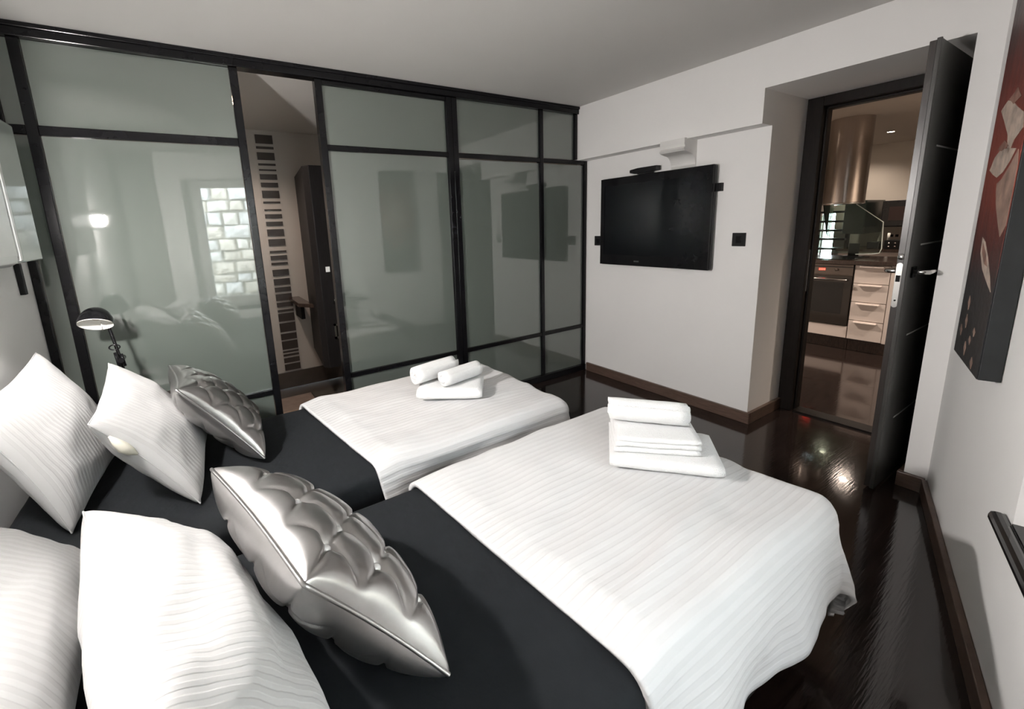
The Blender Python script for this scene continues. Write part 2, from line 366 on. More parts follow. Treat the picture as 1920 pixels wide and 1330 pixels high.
# ------------------------------------------------------------------ bathroom
ms = thing('mosaic_strip', 'vertical strip of dark brown mosaic bars on the bathroom wall', 'tile strip', (.61, YB - .004, .16))
link('backing', box((.53, YB - .004, .16), (.685, YB, 2.2)), M['bathwall'], ms)
rowsC = [(572, 622), (638, 652), (672, 715), (735, 747), (768, 778), (797, 828), (846, 873), (893, 936), (957, 968), (1003, 1012), (1033, 1058), (1078, 1103), (1124, 1165), (1184, 1225)]
rowsD = [(192, 205), (222, 250), (265, 280), (310, 350), (368, 408), (422, 452), (465, 508), (520, 550), (566, 582), (592, 643), (655, 713), (725, 765), (775, 830), (840, 852), (862, 876), (888, 920), (930, 972)]
for a, b in [(80 + p / 3.324, 80 + q / 3.324) for p, q in rowsC] + [(400 + p / 3.324, 400 + q / 3.324) for p, q in rowsD]:
    z1 = 2.185 - (a - 252) * 2.007 / 438; z0 = 2.185 - (b - 252) * 2.007 / 438
    link('tile', box((.54, YB - .011, z0), (.672, YB - .0045, z1)), M['mosaic'], ms)
# bathroom items
tc_ = thing('tall_cabinet', 'tall narrow black cabinet hung on the bathroom side', 'cabinet', (.95, 3.75, .30))
link('body', MB().prism([(.77, 3.42), (.735, 3.47), (.81, 4.149), (1.15, 4.149), (1.15, 3.42)], 2, .33, 1.86), M['cabblack'], tc_, .004)
link('latch', box((.815, 3.412, 1.085), (.845, 3.4195, 1.125)), M['white'], tc_)
link('bracket', box((.86, 3.6, .30), (1.05, 3.95, .33)), M['chrome'], tc_)
vt = thing('vanity_shelf', 'dark bathroom vanity shelf sticking out beside the black cabinet', 'shelf', (.72, 3.85, .76))
link('top', MB().prism([(.64, 3.70), (.728, 3.56), (.73, 4.14), (.645, 4.14)], 2, .80, .83), M['counter'], vt, .003)
link('support', box((.69, 3.9, .66), (.72, 4.14, .80)), M['cabblack'], vt)
fa = thing('bathroom_tap', 'chrome basin tap against the black bathroom cabinet', 'tap', (.84, 3.40, .83))
link('spout', MB().tube([(.855, 3.4185, .84), (.855, 3.38, .875), (.85, 3.34, .87)], .012), M['chrome'], fa); link('lever', MB().tube([(.87, 3.4185, .90), (.885, 3.37, .935)], .008), M['chrome'], fa)
tr = thing('towel_ring', 'square chrome towel ring on the black bathroom cabinet', 'towel ring', (.88, 3.40, .58))
link('ring', MB().box((.83, 3.40, .56), (.845, 3.4185, .68)).box((.83, 3.40, .56), (.92, 3.4185, .58)).box((.83, 3.40, .665), (.87, 3.4185, .68)), M['chrome'], tr)

# ------------------------------------------------------------------ door niche: frame and door
df = MB()
df.box((XD - .05, YN1 - .088, 0), (XD + .06, YN1 - .001, ZN - .001)).box((XD - .05, YN0 + .001, 0), (XD + .06, YN0 + .088, ZN - .001)).box((XD - .05, YN0 + .088, ZN - .06), (XD + .06, YN1 - .088, ZN - .001))
df.box((XD, YN1 - .1, 0), (XD + .06, YN1 - .088, ZN - .06)).box((XD, YN0 + .088, ZN - .075), (XD + .06, YN1 - .088, ZN - .06))
dfo = struct('trim_2', df, M['frame'], bevel=.003)
link('strike_plate', box((XD - .02, YN1 - .09, .86), (XD - .005, YN1 - .0885, 1.14)), M['chrome'], dfo)
struct('trim_3', box((XD - .05, YN0 + .088, 0), (XD + .06, YN1 - .1, .012)), M['frame'])
DX0, DX1, DY0, DY1, DZ = 2.70, 3.445, .618, .658, 2.062
dr = bpy.data.objects.new('door_1', None); C.objects.link(dr); dr.location = (DX1, DY0, 0); dr['kind'] = 'structure'
link('slab', MB().box((DX0, DY0, .012), (DX1, DY1, DZ)).box((DX0 - .012, DY0, .012), (DX0, DY0 + .016, DZ + .004)), M['doorface'], dr, .002)
link('edge_strip', box((DX0 - .003, DY0 + .017, .014), (DX0 + .0005, DY1 - .001, DZ - .002)), M['dooredge'], dr)
for z in (1.652, 1.217, .785, .358): link('inlay', box((2.835, DY0 - .0015, z - .0035), (3.36, DY0 + .001, z + .0035)), M['inlay'], dr)
lp = MB(); pts = []
for k in range(13): a = PI * k / 12; pts.append((DY0 + .027 + .011 * math.cos(a), 1.130 + .011 * math.sin(a)))
for k in range(13): a = PI + PI * k / 12; pts.append((DY0 + .027 + .011 * math.cos(a), .946 + .011 * math.sin(a)))
lp.prism(pts, 0, DX0 - .006, DX0 - .003); lpo = link('lock_plate', lp, M['chrome'], dr)
link('latch_bolt', box((DX0 - .012, DY0 + .020, 1.055), (DX0 - .006, DY0 + .034, 1.085)), M['blackmetal'], lpo)
link('screw', MB().lathe([(0, .002), (.004, .002), (.004, 0)], (DX0 - .006, DY0 + .027, .968), (-1, 0, 0), 8), M['blackmetal'], lpo)
link('lock_rose', MB().lathe([(0, .004), (.012, .004), (.014, 0)], (DX0 - .003, DY0 + .027, 1.168), (-1, 0, 0), 16), M['chrome'], dr)
for sgn, yy in ((-1, DY0), (1, DY1)):
    h = link('handle', MB().tube([(2.775, yy, 1.095), (2.775, yy + sgn * .045, 1.095), (2.785, yy + sgn * .052, 1.095), (2.84, yy + sgn * .055, 1.096), (2.915, yy + sgn * .05, 1.092)], [.010, .010, .0105, .009, .006]), M['chrome'], dr)
    link('rose', box((2.75, min(yy, yy + sgn * .008), 1.07), (2.80, max(yy, yy + sgn * .008), 1.12)), M['blackmetal'], h)

# ------------------------------------------------------------------ tv wall objects
TY0, TY1, TZ0, TZ1, TX = 1.668, 2.622, 1.02, 1.72, 2.925
tv = thing('television', 'large black flat screen television hung on the white wall', 'television', (2.97, 2.145, 1.02))
link('cabinet', box((TX + .004, TY0, TZ0), (TX + .05, TY1, TZ1)), M['blackgloss'], tv, .012)
link('bezel', MB().box((TX - .004, TY0 + .004, TZ0 + .004), (TX + .004, TY1 - .004, TZ0 + .085)).box((TX - .004, TY0 + .004, TZ1 - .062), (TX + .004, TY1 - .004, TZ1 - .004)).box((TX - .004, TY0 + .004, TZ0 + .085), (TX + .004, TY0 + .042, TZ1 - .062)).box((TX - .004, TY1 - .042, TZ0 + .085), (TX + .004, TY1 - .004, TZ1 - .062)), M['blackgloss'], tv)
link('screen', box((TX, TY0 + .042, TZ0 + .085), (TX + .0045, TY1 - .042, TZ1 - .062)), M['screen'], tv)
link('badge', MB().box((TX - .0055, 2.225, 1.054), (TX - .004, 2.235, 1.064)).box((TX - .0055, 2.238, 1.054), (TX - .004, 2.247, 1.064)).box((TX - .0055, 2.25, 1.054), (TX - .004, 2.259, 1.064)).box((TX - .0055, 2.262, 1.054), (TX - .004, 2.27, 1.064)), M['chrome'], tv)
link('mount', box((TX + .05, 1.9, 1.25), (XT - .001, 2.4, 1.55)), M['black'], tv)
link('bracket_arm', box((TX + .035, 1.635, 1.545), (XT - .001, 1.68, 1.598)), M['black'], tv)
sb = thing('sensor_bar', 'small black camera bar perched on top of the television', 'camera', (2.95, 2.215, 1.722))
link('body', MB().prism([(2.10, 1.735), (2.10, 1.768), (2.27, 1.768), (2.34, 1.76), (2.34, 1.738), (2.30, 1.728)], 0, 2.925, 2.975), M['black'], sb, .004)
link('foot', box((2.93, 2.15, 1.7205), (2.968, 2.27, 1.732)), M['black'], sb)
def plate(name, label, y0, y1, z0, z1):
    t = thing(name, label, 'switch', (XT, (y0 + y1) / 2, z0))
    link('plate', box((XT - .009, y0, z0), (XT - .0005, y1, z1)), M['black'], t, .002)
    ym = (y0 + y1) / 2; link('rocker', box((XT - .012, ym - .016, z0 + .02), (XT - .009, ym + .016, z1 - .02)), M['blackgloss'], t, .001)
plate('wall_switch', 'square black wall switch on white wall between television and doorway', 1.468, 1.552, 1.186, 1.272)
plate('wall_switch', 'black wall switch half hidden behind the left edge of the television', 2.655, 2.738, 1.174, 1.256)

# painting on right wall
pt = thing('canvas_painting', 'red and black canvas painting with pale petals on the right wall', 'painting', R(.52, .02, .80))
PS0, PS1, PZ0, PZ1 = .44, .845, .835, 2.10
def rb(s0, s1, o0, o1, z0, z1): m_ = MB(); rbox(m_, s0, s1, o0, o1, z0, z1); return m_
link('stretcher', rb(PS0, PS1, .002, .052, PZ0, PZ1), M['canvasside'], pt, .002)
link('canvas', rb(PS0, PS1 - .002, .0525, .0545, PZ0 + .002, PZ1), M['painting'], pt)
def petal(pts, m='petal', o=.0545, t=.0012):
    n = len(pts); mb = MB()
    mb.add([R(s, o, z) for s, z in pts] + [R(s, o + t, z) for s, z in pts], [tuple(reversed(range(n))), tuple(range(n, 2 * n))] + [(i, (i + 1) % n, n + (i + 1) % n, n + i) for i in range(n)])
    link('petal', mb, M[m], pt)
petal([(.507, 1.694), (.58, 1.715), (.65, 1.700), (.72, 1.672), (.80, 1.645), (.825, 1.60), (.75, 1.575), (.70, 1.53), (.66, 1.60), (.58, 1.65)])
petal([(.60, 1.715), (.68, 1.735), (.74, 1.70), (.66, 1.69)], 'petald', .0547)
petal([(.496, 1.501), (.54, 1.54), (.606, 1.560), (.70, 1.555), (.79, 1.545), (.75, 1.515), (.69, 1.485), (.62, 1.470), (.55, 1.485)])
petal([(.56, 1.565), (.64, 1.585), (.70, 1.562), (.62, 1.553)], 'petald', .0547)
petal([(.632, 1.45), (.69, 1.463), (.76, 1.50), (.82, 1.54), (.842, 1.50), (.842, 1.32), (.80, 1.285), (.74, 1.33), (.67, 1.39)], 'petalm')
petal([(.577, 1.274), (.63, 1.26), (.70, 1.215), (.77, 1.16), (.816, 1.115), (.74, 1.14), (.66, 1.17), (.59, 1.22)])
petal([(.60, 1.258), (.66, 1.23), (.72, 1.185), (.67, 1.19), (.61, 1.225)], 'petald', .0547)
for s, z, l in ((.56, 1.0, .05), (.70, .977, .03), (.61, .909, .05), (.74, .884, .04), (.55, 1.065, .05), (.66, .94, .03), (.50, .95, .04)):
    petal([(s, z), (s + .02, z - l * .4), (s + .01, z - l), (s - .012, z - l * .5)], 'petalm')

# window in right wall
wn = bpy.data.objects.new('window_1', None); C.objects.link(wn); wn.location = R((S0 + S1) / 2, -.3, WZ0); wn['kind'] = 'structure'
WO0, WO1 = -.33, -.27
for a, b, c, d in ((S0, S1, WZ0 + .001, WZ0 + .10), (S0, S1, WZ1 - .08, WZ1 - .001), (S0, S0 + .42, WZ0 + .1, WZ1 - .08), (S1 - .10, S1, WZ0 + .1, WZ1 - .08), (S0 + .95, S0 + 1.03, WZ0 + .1, WZ1 - .08)):
    link('window_frame', rb(a, b, WO0, WO1, c, d), M['winframe'], wn, .006)
for a, b in ((S0 + .42, S0 + .95), (S0 + 1.03, S1 - .10)):
    link('pane', rb(a, b, -.304, -.298, WZ0 + .1, WZ1 - .08), M['clear'], wn)
link('window_sill', rb(S0 - .06, S1 + .06, .001, .035, WZ0 - .028, WZ0 + .006), M['sill'], wn, .012)
link('window_sill', rb(S0 + .001, S1 - .001, -.269, .001, WZ0 + .0005, WZ0 + .006), M['sill'], wn)
# outside: rubble stone wall and ground
struct('ground', MB().hexa([R(-4, -6, -.3), R(8, -6, -.3), R(8, -.46, -.3), R(-4, -.46, -.3), R(-4, -6, -.2), R(8, -6, -.2), R(8, -.46, -.2), R(-4, -.46, -.2)]), M['earth'])
sw = MB(); rbox(sw, -1.5, 7.5, -3.6, -3.25, -.2, 2.75); swo = struct('wall_outside', sw, M['mortar'])
rs = random.Random(3); z = -.05
while z < 2.6:
    hh = rs.uniform(.15, .26); s = .1 + rs.uniform(-.2, .1)
    while s < 5.4:
        ww = rs.uniform(.2, .46)
        j = lambda a=.018: rs.uniform(-a, a)
        g = .012; p = rs.uniform(.03, .07)
        a0, a1, c0, c1 = s + g, s + ww - g, z + g, z + hh - g
        fr = [(a0 + j(), c0 + j()), (a1 + j(), c0 + j()), (a1 + j(), c1 + j()), (a0 + j(), c1 + j())]
        mid = [((a0 + a1) / 2 + j(), (c0 + c1) / 2 + j())]
        vs = [R(q[0], -3.255, q[1]) for q in fr] + [R(q[0] * .86 + mid[0][0] * .14, -3.25 + p + j(.01), q[1] * .86 + mid[0][1] * .14) for q in fr] + [R(mid[0][0], -3.25 + p + .02, mid[0][1])]
        mb = MB().add(vs, [(0, 1, 5, 4), (1, 2, 6, 5), (2, 3, 7, 6), (3, 0, 4, 7), (4, 5, 8), (5, 6, 8), (6, 7, 8), (7, 4, 8), (3, 2, 1, 0)])
        link('stone', mb, rs.choice(M['stone']), swo)
        s += ww
    z += hh

# ------------------------------------------------------------------ soft things
def fbm(x, y, z, o=3):
    v = 0; a = 1
    for k in range(o): v += a * noise.noise(Vector((x, y, z)) * (2 ** k)); a *= .5
    return v
def cushion(c00, c10, c11, c01, T, n=36, pinch=.05, wr=.012, seed=0, uvscale=(1, 1), tuft=None, sag=0.0, power=.42):
    """closed pillow between four corners: u runs c00->c10, v runs c00->c01; returns MB and the rim point function"""
    c00, c10, c11, c01 = map(Vector, (c00, c10, c11, c01))
    nrm = (c10 - c00 + c11 - c01).cross(c01 - c00 + c11 - c10).normalized()
    def base(u, v):
        uu = u; vv = v
        du = pinch * math.sin(PI * vv); dv = pinch * math.sin(PI * uu)
        uu = .5 + (u - .5) * (1 - 2 * du * abs(2 * u - 1)); vv = .5 + (v - .5) * (1 - 2 * dv * abs(2 * v - 1))
        p = c00 * (1 - uu) * (1 - vv) + c10 * uu * (1 - vv) + c11 * uu * vv + c01 * (1 - uu) * vv
        return p
    def height(u, v, side):
        a = max(0, 1 - (2 * u - 1) ** 2); b = max(0, 1 - (2 * v - 1) ** 2)
        hgt = T / 2 * (a * b) ** power
        if tuft:
            na, nb = tuft
            A = (u * na + v * nb); B = (u * na - v * nb) + 100
            fa_ = abs(A - round(A)); fb_ = abs(B - round(B))
            cre = math.exp(-(fa_ / .045) ** 2) + math.exp(-(fb_ / .045) ** 2)
            d2 = (fa_ ** 2 + fb_ ** 2)
            edge = min(1, min(u, 1 - u, v, 1 - v) / .10); edge = edge * edge * (3 - 2 * edge)
            hgt += edge * (.008 * (abs(math.sin(PI * A) * math.sin(PI * B)) ** .6) - .0065 * min(cre, 1.2) - .022 * math.exp(-d2 / .032))
        e = (a * b) ** .3
        hgt += e * wr * fbm(u * 3.1 + seed, v * 3.1 + side * 7, seed * 1.7)
        # creases radiating from the corners
        return max(hgt, 0.002 if 0 < u < 1 and 0 < v < 1 else 0)
    mb = MB(); mb.uv = []
    W_ = (c10 - c00).length * uvscale[0]; H_ = (c01 - c00).length * uvscale[1]
    idx = {}
    for side in (1, -1):
        for i in range(n + 1):
            for j in range(n + 1):
                u = .5 - .5 * math.cos(PI * i / n); v = .5 - .5 * math.cos(PI * j / n)
                u = .5 * u + .5 * i / n; v = .5 * v + .5 * j / n
                rim = i in (0, n) or j in (0, n)
                if side == -1 and rim: idx[(side, i, j)] = idx[(1, i, j)]; continue
                p = base(u, v) + nrm * (0 if rim else side * height(u, v, side)) - Vector((0, 0, sag * math.sin(PI * u) * math.sin(PI * v)))
                idx[(side, i, j)] = len(mb.v); mb.v.append(p); mb.uv.append((u * W_, v * H_))
        for i in range(n):
            for j in range(n):
                q = [idx[(side, i, j)], idx[(side, i + 1, j)], idx[(side, i + 1, j + 1)], idx[(side, i, j + 1)]]
                mb.f.append(q if side == 1 else q[::-1]); mb.smooth.append(True)
    return mb, base, height, nrm

def pillow(label, c, T, seed, group='white pillows on the beds', **k):
    mb, base, hg, nrm = cushion(*c, T, seed=seed, **k)
    ctr = (Vector(c[0]) + Vector(c[1])) / 2
    t = thing('pillow', label, 'pillow', ctr, group)
    link('pillowcase', mb, M['pillow'], t)
    rim = [base(i / 24, 0) for i in range(24)] + [base(1, i / 24) for i in range(24)] + [base(1 - i / 24, 1) for i in range(24)] + [base(0, 1 - i / 24) for i in range(25)]
    link('seam', MB().tube(rim, .0022, 6, False), M['pillow'], t)
    return t, base, nrm

# pillows: u runs from the near end (low y) to the far end, v from the bottom edge up
pillow('upright white striped pillow against the wall at the head of the far bed', [(-.43, 1.66, .52), (-.36, 2.30, .53), (-.575, 2.32, .965), (-.60, 1.70, .93)], .17, 1)
t, bs, nr = pillow('white pillow with open end leaning between wall pillow and far silver cushion', [(-.10, 1.60, .52), (-.06, 2.25, .52), (-.36, 2.27, .89), (-.33, 1.62, .86)], .17, 2)
link('pillow_insert', MB().tube([bs(0, .60), bs(0, .66) - Vector((0, .004, .004)), bs(0, .72) - Vector((0, .006, .006)), bs(0, .78) - Vector((0, .004, .004)), bs(0, .84)], [.003, .013, .017, .012, .003], 12), M['inner'], t)
pillow('white striped pillow lying lowest in the near left corner of the near bed', [(-.26, .60, .60), (-.29, 1.32, .59), (-.52, 1.42, .735), (-.52, .68, .78)], .19, 3)
pillow('plump white striped pillow propped behind the near silver cushion', [(.10, .47, .575), (-.09, 1.26, .57), (-.285, 1.20, .80), (-.14, .44, .85)], .20, 4, wr=.022)

def silver(label, c, T, seed, na=3.0):
    mb, base, hg, nrm = cushion(*c, T, n=104, pinch=.045, wr=.006, seed=seed, tuft=(na, na), power=.34)
    t = thing('silver_cushion', label, 'cushion', (Vector(c[0]) + Vector(c[1])) / 2, 'tufted silver cushions')
    link('cover', mb, M['silver'], t)
    rim = [base(i / 24, 0) for i in range(24)] + [base(1, i / 24) for i in range(24)] + [base(1 - i / 24, 1) for i in range(24)] + [base(0, 1 - i / 24) for i in range(25)]
    link('piping', MB().tube(rim, .0045, 8, False), M['silver'], t)
    me = None
    for side in (1, -1):
        for ia in range(0, int(2 * na) + 1):
            for ib in range(-int(na), int(na) + 1):
                u = (ia + ib) / (2 * na); v = (ia - ib) / (2 * na)
                if .05 < u < .95 and .05 < v < .95:
                    p = base(u, v) + nrm * side * (hg(u, v, side) + .013)
                    if me is None:
                        me = bpy.data.meshes.new('button'); bm = bmesh.new(); bmesh.ops.create_uvsphere(bm, u_segments=10, v_segments=8, radius=.0105)
                        for f in bm.faces: f.smooth = True
                        bm.to_mesh(me); bm.free(); me.materials.append(M['button'])
                    o = bpy.data.objects.new('button', me); C.objects.link(o); o.parent = t; o.location = p - Vector(t.location)
silver('tufted silver cushion on the far bed by the glass partition', [(.115, 1.75, .54), (.14, 2.25, .54), (-.165, 2.30, .83), (-.12, 1.78, .865)], .16, 5)
silver('tufted silver cushion on the near bed in the foreground', [(.295, .62, .545), (.255, 1.15, .545), (-.04, 1.20, .815), (.075, .69, .81)], .19, 6)

# beds
def bed(label, y0, y1, x0, x1, zt, legs_label=None):
    t = thing('single_bed', label, 'bed', ((x0 + x1) / 2, (y0 + y1) / 2, 0))
    # mattress under a black fitted sheet, slightly crowned, rounded edges
    b = link('base', box((x0 + .02, y0 + .02, .10), (x1 - .02, y1 - .02, .29)), M['base_fabric'], t, .01)
    n, m_ = 40, 22; mb = MB(); r = .035
    def ring(d, z): return [(x0 + r - d, y0 + r - d), (x1 - r + d, y1 - r + d), z]
    prof = [(0, zt)] + [(r * math.sin(a), zt - r * (1 - math.cos(a))) for a in (PI / 8, PI / 4, 3 * PI / 8, PI / 2)] + [(r, .33), (r * .7, .295), (0, .29)]
    # outline loop
    loop = []
    for k in range(n): loop.append((k / n, 0))
    for k in range(m_): loop.append((1, k / m_))
    for k in range(n): loop.append((1 - k / n, 1))
    for k in range(m_): loop.append((0, 1 - k / m_))
    L = len(loop); vs = []
    for d, z in prof:
        (xa, ya), (xb, yb), _ = ring(d, z)
        for u, v in loop: vs.append((xa + (xb - xa) * u + .004 * fbm(u * 9, v * 9, z * 4), ya + (yb - ya) * v + .004 * fbm(u * 9 + 3, v * 9, z * 4), z))
    fs = [(i * L + k, i * L + (k + 1) % L, (i + 1) * L + (k + 1) % L, (i + 1) * L + k) for i in range(len(prof) - 1) for k in range(L)]
    mb.add(vs, fs, True)
    # crown
    (xa, ya), (xb, yb), _ = ring(0, zt); idx = {}
    for i in range(n + 1):
        for j in range(m_ + 1):
            u, v = i / n, j / m_
            if j == 0 and i < n: idx[i, j] = i
            elif i == n and j < m_: idx[i, j] = n + j
            elif j == m_ and i > 0: idx[i, j] = n + m_ + (n - i)
            elif i == 0 and j > 0: idx[i, j] = 2 * n + m_ + (m_ - j)
            else:
                idx[i, j] = len(mb.v); mb.v.append(Vector((xa + (xb - xa) * u, ya + (yb - ya) * v, zt + .008 * (math.sin(PI * u) * math.sin(PI * v)) ** .5 + .0035 * fbm(u * 8, v * 5, 1))))
    for i in range(n):
        for j in range(m_): mb.f.append([idx[i, j], idx[i + 1, j], idx[i + 1, j + 1], idx[i, j + 1]]); mb.smooth.append(True)
    link('mattress', mb, M['sheet'], t)
    for sx in (x0 + .08, x1 - .08):
        for sy in (y0 + .08, y1 - .08): link('leg', MB().lathe([(0, .10), (.03, .10), (.022, 0), (0, 0)], (sx, sy, 0), (0, 0, 1), 14), M['black'], t)
    return t
ZM = .505
NB = (.41, 1.30, XH + .03, 1.50); FB = (1.44, 2.28, XH + .03, 1.42)
bed('near single bed with black fitted sheet, closest to the window', *NB, ZM)
bed('far single bed with black fitted sheet, beside the glass partition', *FB, ZM)

def duvet(label, b, xa_of, xfoot, ya, yb, top, hem, seed, amp=1.0):
    """striped duvet draped over a bed; flat cloth coordinates are wrapped over the mattress edges"""
    y0, y1, x0, x1 = b; r = .06
    y0 -= .012; y1 += .012; x1 += .012
    n, m_ = 120, 100
    def wrap(d):
        # distance past the turning line -> (outward, down)
        if d <= 0: return 0, 0
        q = r * PI / 2
        if d < q: return r * math.sin(d / r), r * (1 - math.cos(d / r))
        return r, r + (d - q)
    mb = MB(); mb.uv = []
    for i in range(n + 1):
        for j in range(m_ + 1):
            v = ya + (yb - ya) * j / m_; xs = xa_of((v - y0) / (y1 - y0)); u = xs + (xfoot - xs) * i / n
            ex = max(0, u - (x1 - r)); 
            sy = -1 if v < (y0 + y1) / 2 else 1
            ey = max(0, (y0 + r) - v) if sy < 0 else max(0, v - (y1 - r))
            d = math.hypot(ex, ey)
            out, dn = wrap(d)
            nx, ny = (ex / d, sy * ey / d) if d > 1e-6 else (0, 0)
            hang = max(0, dn - r) / .25
            # hanging folds
            ph = (u * 9 if ey > ex else v * 9) + seed
            fold = hang * (.022 * math.sin(ph * 1.7) + .02 * fbm(u * 4 + seed, v * 4, 3)) * amp
            flare = hang * .045
            bx = min(u, x1 - r) ; by = min(max(v, y0 + r), y1 - r)
            edge = min(1, (i / n) * 14)
            puff = .018 * edge * (1 if d <= 0 else max(0, 1 - d / .2))
            wr = amp * (.014 * fbm(u * 2.2 + seed, v * 3.0, seed) + .006 * fbm(u * 1.5 + v * 3 + seed, v * 7 - u * 2, 2)) * edge
            # long soft creases radiating towards the foot corner
            cr = amp * .006 * math.exp(-((v - (y0 + .25 * (u - .6)) - .1) / .03) ** 2) * edge
            z = top + puff + (wr + cr) * (1 if d < .05 else .5) - dn
            lim = hem + .02 * fbm(u * 3, v * 3, seed + 5) * amp
            px = bx + nx * (out + fold + flare + (wr if hang > 0 else 0)); py = by + ny * (out + fold + flare + (wr if hang > 0 else 0))
            mb.uv.append((u, v)); mb.v.append(Vector((px, py, z)))
    for i in range(n):
        for j in range(m_):
            k = i * (m_ + 1) + j; mb.f.append([k, k + m_ + 1, k + m_ + 2, k + 1]); mb.smooth.append(True)
    off = Vector((1.0, (y0 + y1) / 2, 0))
    o = link('duvet', mb, M['duvet']); tag(o, label, 'duvet', 'white striped duvets')
    s = o.modifiers.new('thick', 'SOLIDIFY'); s.thickness = .016; s.offset = -1
    # rounded fold along the head edge
    return o
q = .06 * PI / 2 - .06
duvet('white striped duvet over the near bed, hanging over its foot and window side', NB, lambda t: .60 - .085 * t, 1.50 + .27, NB[0] - .24, NB[1] + .035, ZM + .03, .28, 1.3)
duvet('white striped duvet over the far bed, carrying two rolled towels', FB, lambda t: .45 - .11 * t, 1.42 + .25, FB[0] - .14, FB[1] + .17, ZM + .03, .3, 4.1)

# towels
def towel_roll(label, p0, p1, rad, seed, group):
    p0 = Vector(p0); p1 = Vector(p1); ax = (p1 - p0).normalized(); up_ = Vector((0, 0, 1)); a = (up_ - ax * ax.dot(up_)).normalized(); b = ax.cross(a)
    turns = 3.2; n = 72; th = rad / turns * .82; L = (p1 - p0).length
    mb = MB(); m_ = 8
    def pt(k, inner, t):
        f = k / n; an = -turns * 2 * PI * f + 2.2; rr = .012 + (rad - .012) * f
        if inner: rr = max(.002, rr - th)
        rr *= 1 + .03 * fbm(f * 5, t * 3, seed)
        e = .006 * math.sin(an * 1.3 + seed) * (1 if t in (0, 1) else 0)
        tt = -.0 + t + (e / L)
        sh = 1 - .035 * (abs(2 * t - 1) ** 6)
        return p0 + ax * (tt * L) + (a * math.cos(an) + b * math.sin(an)) * rr * sh
    for t in range(m_ + 1):
        for k in range(n + 1): mb.v.append(pt(k, False, t / m_))
        for k in range(n + 1): mb.v.append(pt(k, True, t / m_))
    W_ = 2 * (n + 1)
    for t in range(m_):
        for k in range(n):
            A = t * W_ + k; mb.f.append([A, A + 1, A + W_ + 1, A + W_]); Bi = A + n + 1; mb.f.append([Bi, Bi + W_, Bi + W_ + 1, Bi + 1])
        A = t * W_ + n; mb.f.append([A, A + n + 1, A + n + 1 + W_, A + W_])
        A = t * W_; mb.f.append([A, A + W_, A + n + 1 + W_, A + n + 1])
    for t in (0, m_):
        for k in range(n):
            A = t * W_ + k; mb.f.append([A, A + n + 1, A + n + 2, A + 1])
    mb.smooth = [True] * len(mb.f)
    o = link('rolled_towel', mb, M['towel']); o.data.polygons.foreach_set('use_smooth', mb.smooth)
    return tag(o, label, 'towel', group)
def towel_fold(label, c, ux, L, Wd, layers, th, seed, group, lean=0.0):
    """folded towel: stacked layers joined by rounded folds at one long side; c = centre of the base"""
    c = Vector(c); ux = Vector(ux).normalized(); uy = Vector((-ux.y, ux.x, 0)); mb = MB()
    for l in range(layers):
        z0 = l * th * 2
        n = 10; ring = []
        # cross-section of one doubled layer (rounded at both sides, tight fold at -y)
        for k in range(n + 1):
            a = PI / 2 + PI * k / n; ring.append((-Wd / 2 + th + th * math.cos(a), th + th * math.sin(a)))
        inset = .006 * ((l * 7 + seed) % 3)
        for k in range(n + 1):
            a = -PI / 2 + PI * k / n; ring.append((Wd / 2 - th - inset + th * .8 * math.cos(a), th + th * math.sin(a)))
        m_ = 14; base = len(mb.v)
        ii = .005 * ((l * 5 + seed * 3) % 4)
        for t in range(m_ + 1):
            f = t / m_; x = -L / 2 + ii + (L - ii) * f
            e = min(1, min(f, 1 - f) * 14) ** .4
            for yy, zz in ring:
                wob = .0035 * fbm(x * 9 + seed, yy * 9, l * 3.1)
                mb.v.append(c + ux * x + uy * (yy + wob) + Vector((0, 0, max(.0, z0 + th + (zz - th) * (.72 + .28 * e) + (wob if l else 0) + lean * x))))
        K = len(ring)
        for t in range(m_):
            for k in range(K): mb.f.append([base + t * K + k, base + t * K + (k + 1) % K, base + (t + 1) * K + (k + 1) % K, base + (t + 1) * K + k]); mb.smooth.append(True)
        mb.f.append([base + k for k in reversed(range(K))]); mb.f.append([base + m_ * K + k for k in range(K)]); mb.smooth += [False, False]
    o = link('folded_towel', mb, M['towel']); return tag(o, label, 'towel', group)
GF, GN = 'towels on the far bed', 'towels on the near bed'
dF = Vector((.50, -.87, 0)).normalized()
ZD = ZM + .056
towel_fold('flat folded white towel under the two rolls on the far bed', (.985, 1.845, ZD + .007), Vector((.81, -.58, 0)), .33, .23, 1, .028, 1, GF)
towel_roll('rolled white towel showing its spiral end, left roll on the far bed', (.82, 1.905, ZD + .063 + .051), (1.07, 1.955, ZD + .063 + .051), .051, 1, GF)
towel_roll('rolled white towel, right roll on the far bed', (.915, 1.79, ZD + .063 + .044), (1.15, 1.835, ZD + .063 + .044), .044, 2, GF)
towel_fold('large folded white towel at the bottom of the near bed stack', (1.29, .87, ZD), Vector((.66, -.75, 0)), .36, .27, 1, .021, 2, GN)
towel_fold('folded white towel in layers in the middle of the near bed stack', (1.28, .90, ZD + .043), Vector((.72, -.70, 0)), .28, .21, 3, .0098, 3, GN)
towel_roll('rolled white towel on top of the near bed stack', (1.20, 1.02, ZD + .103 + .047), (1.37, .82, ZD + .103 + .044), .046, 3, GN)

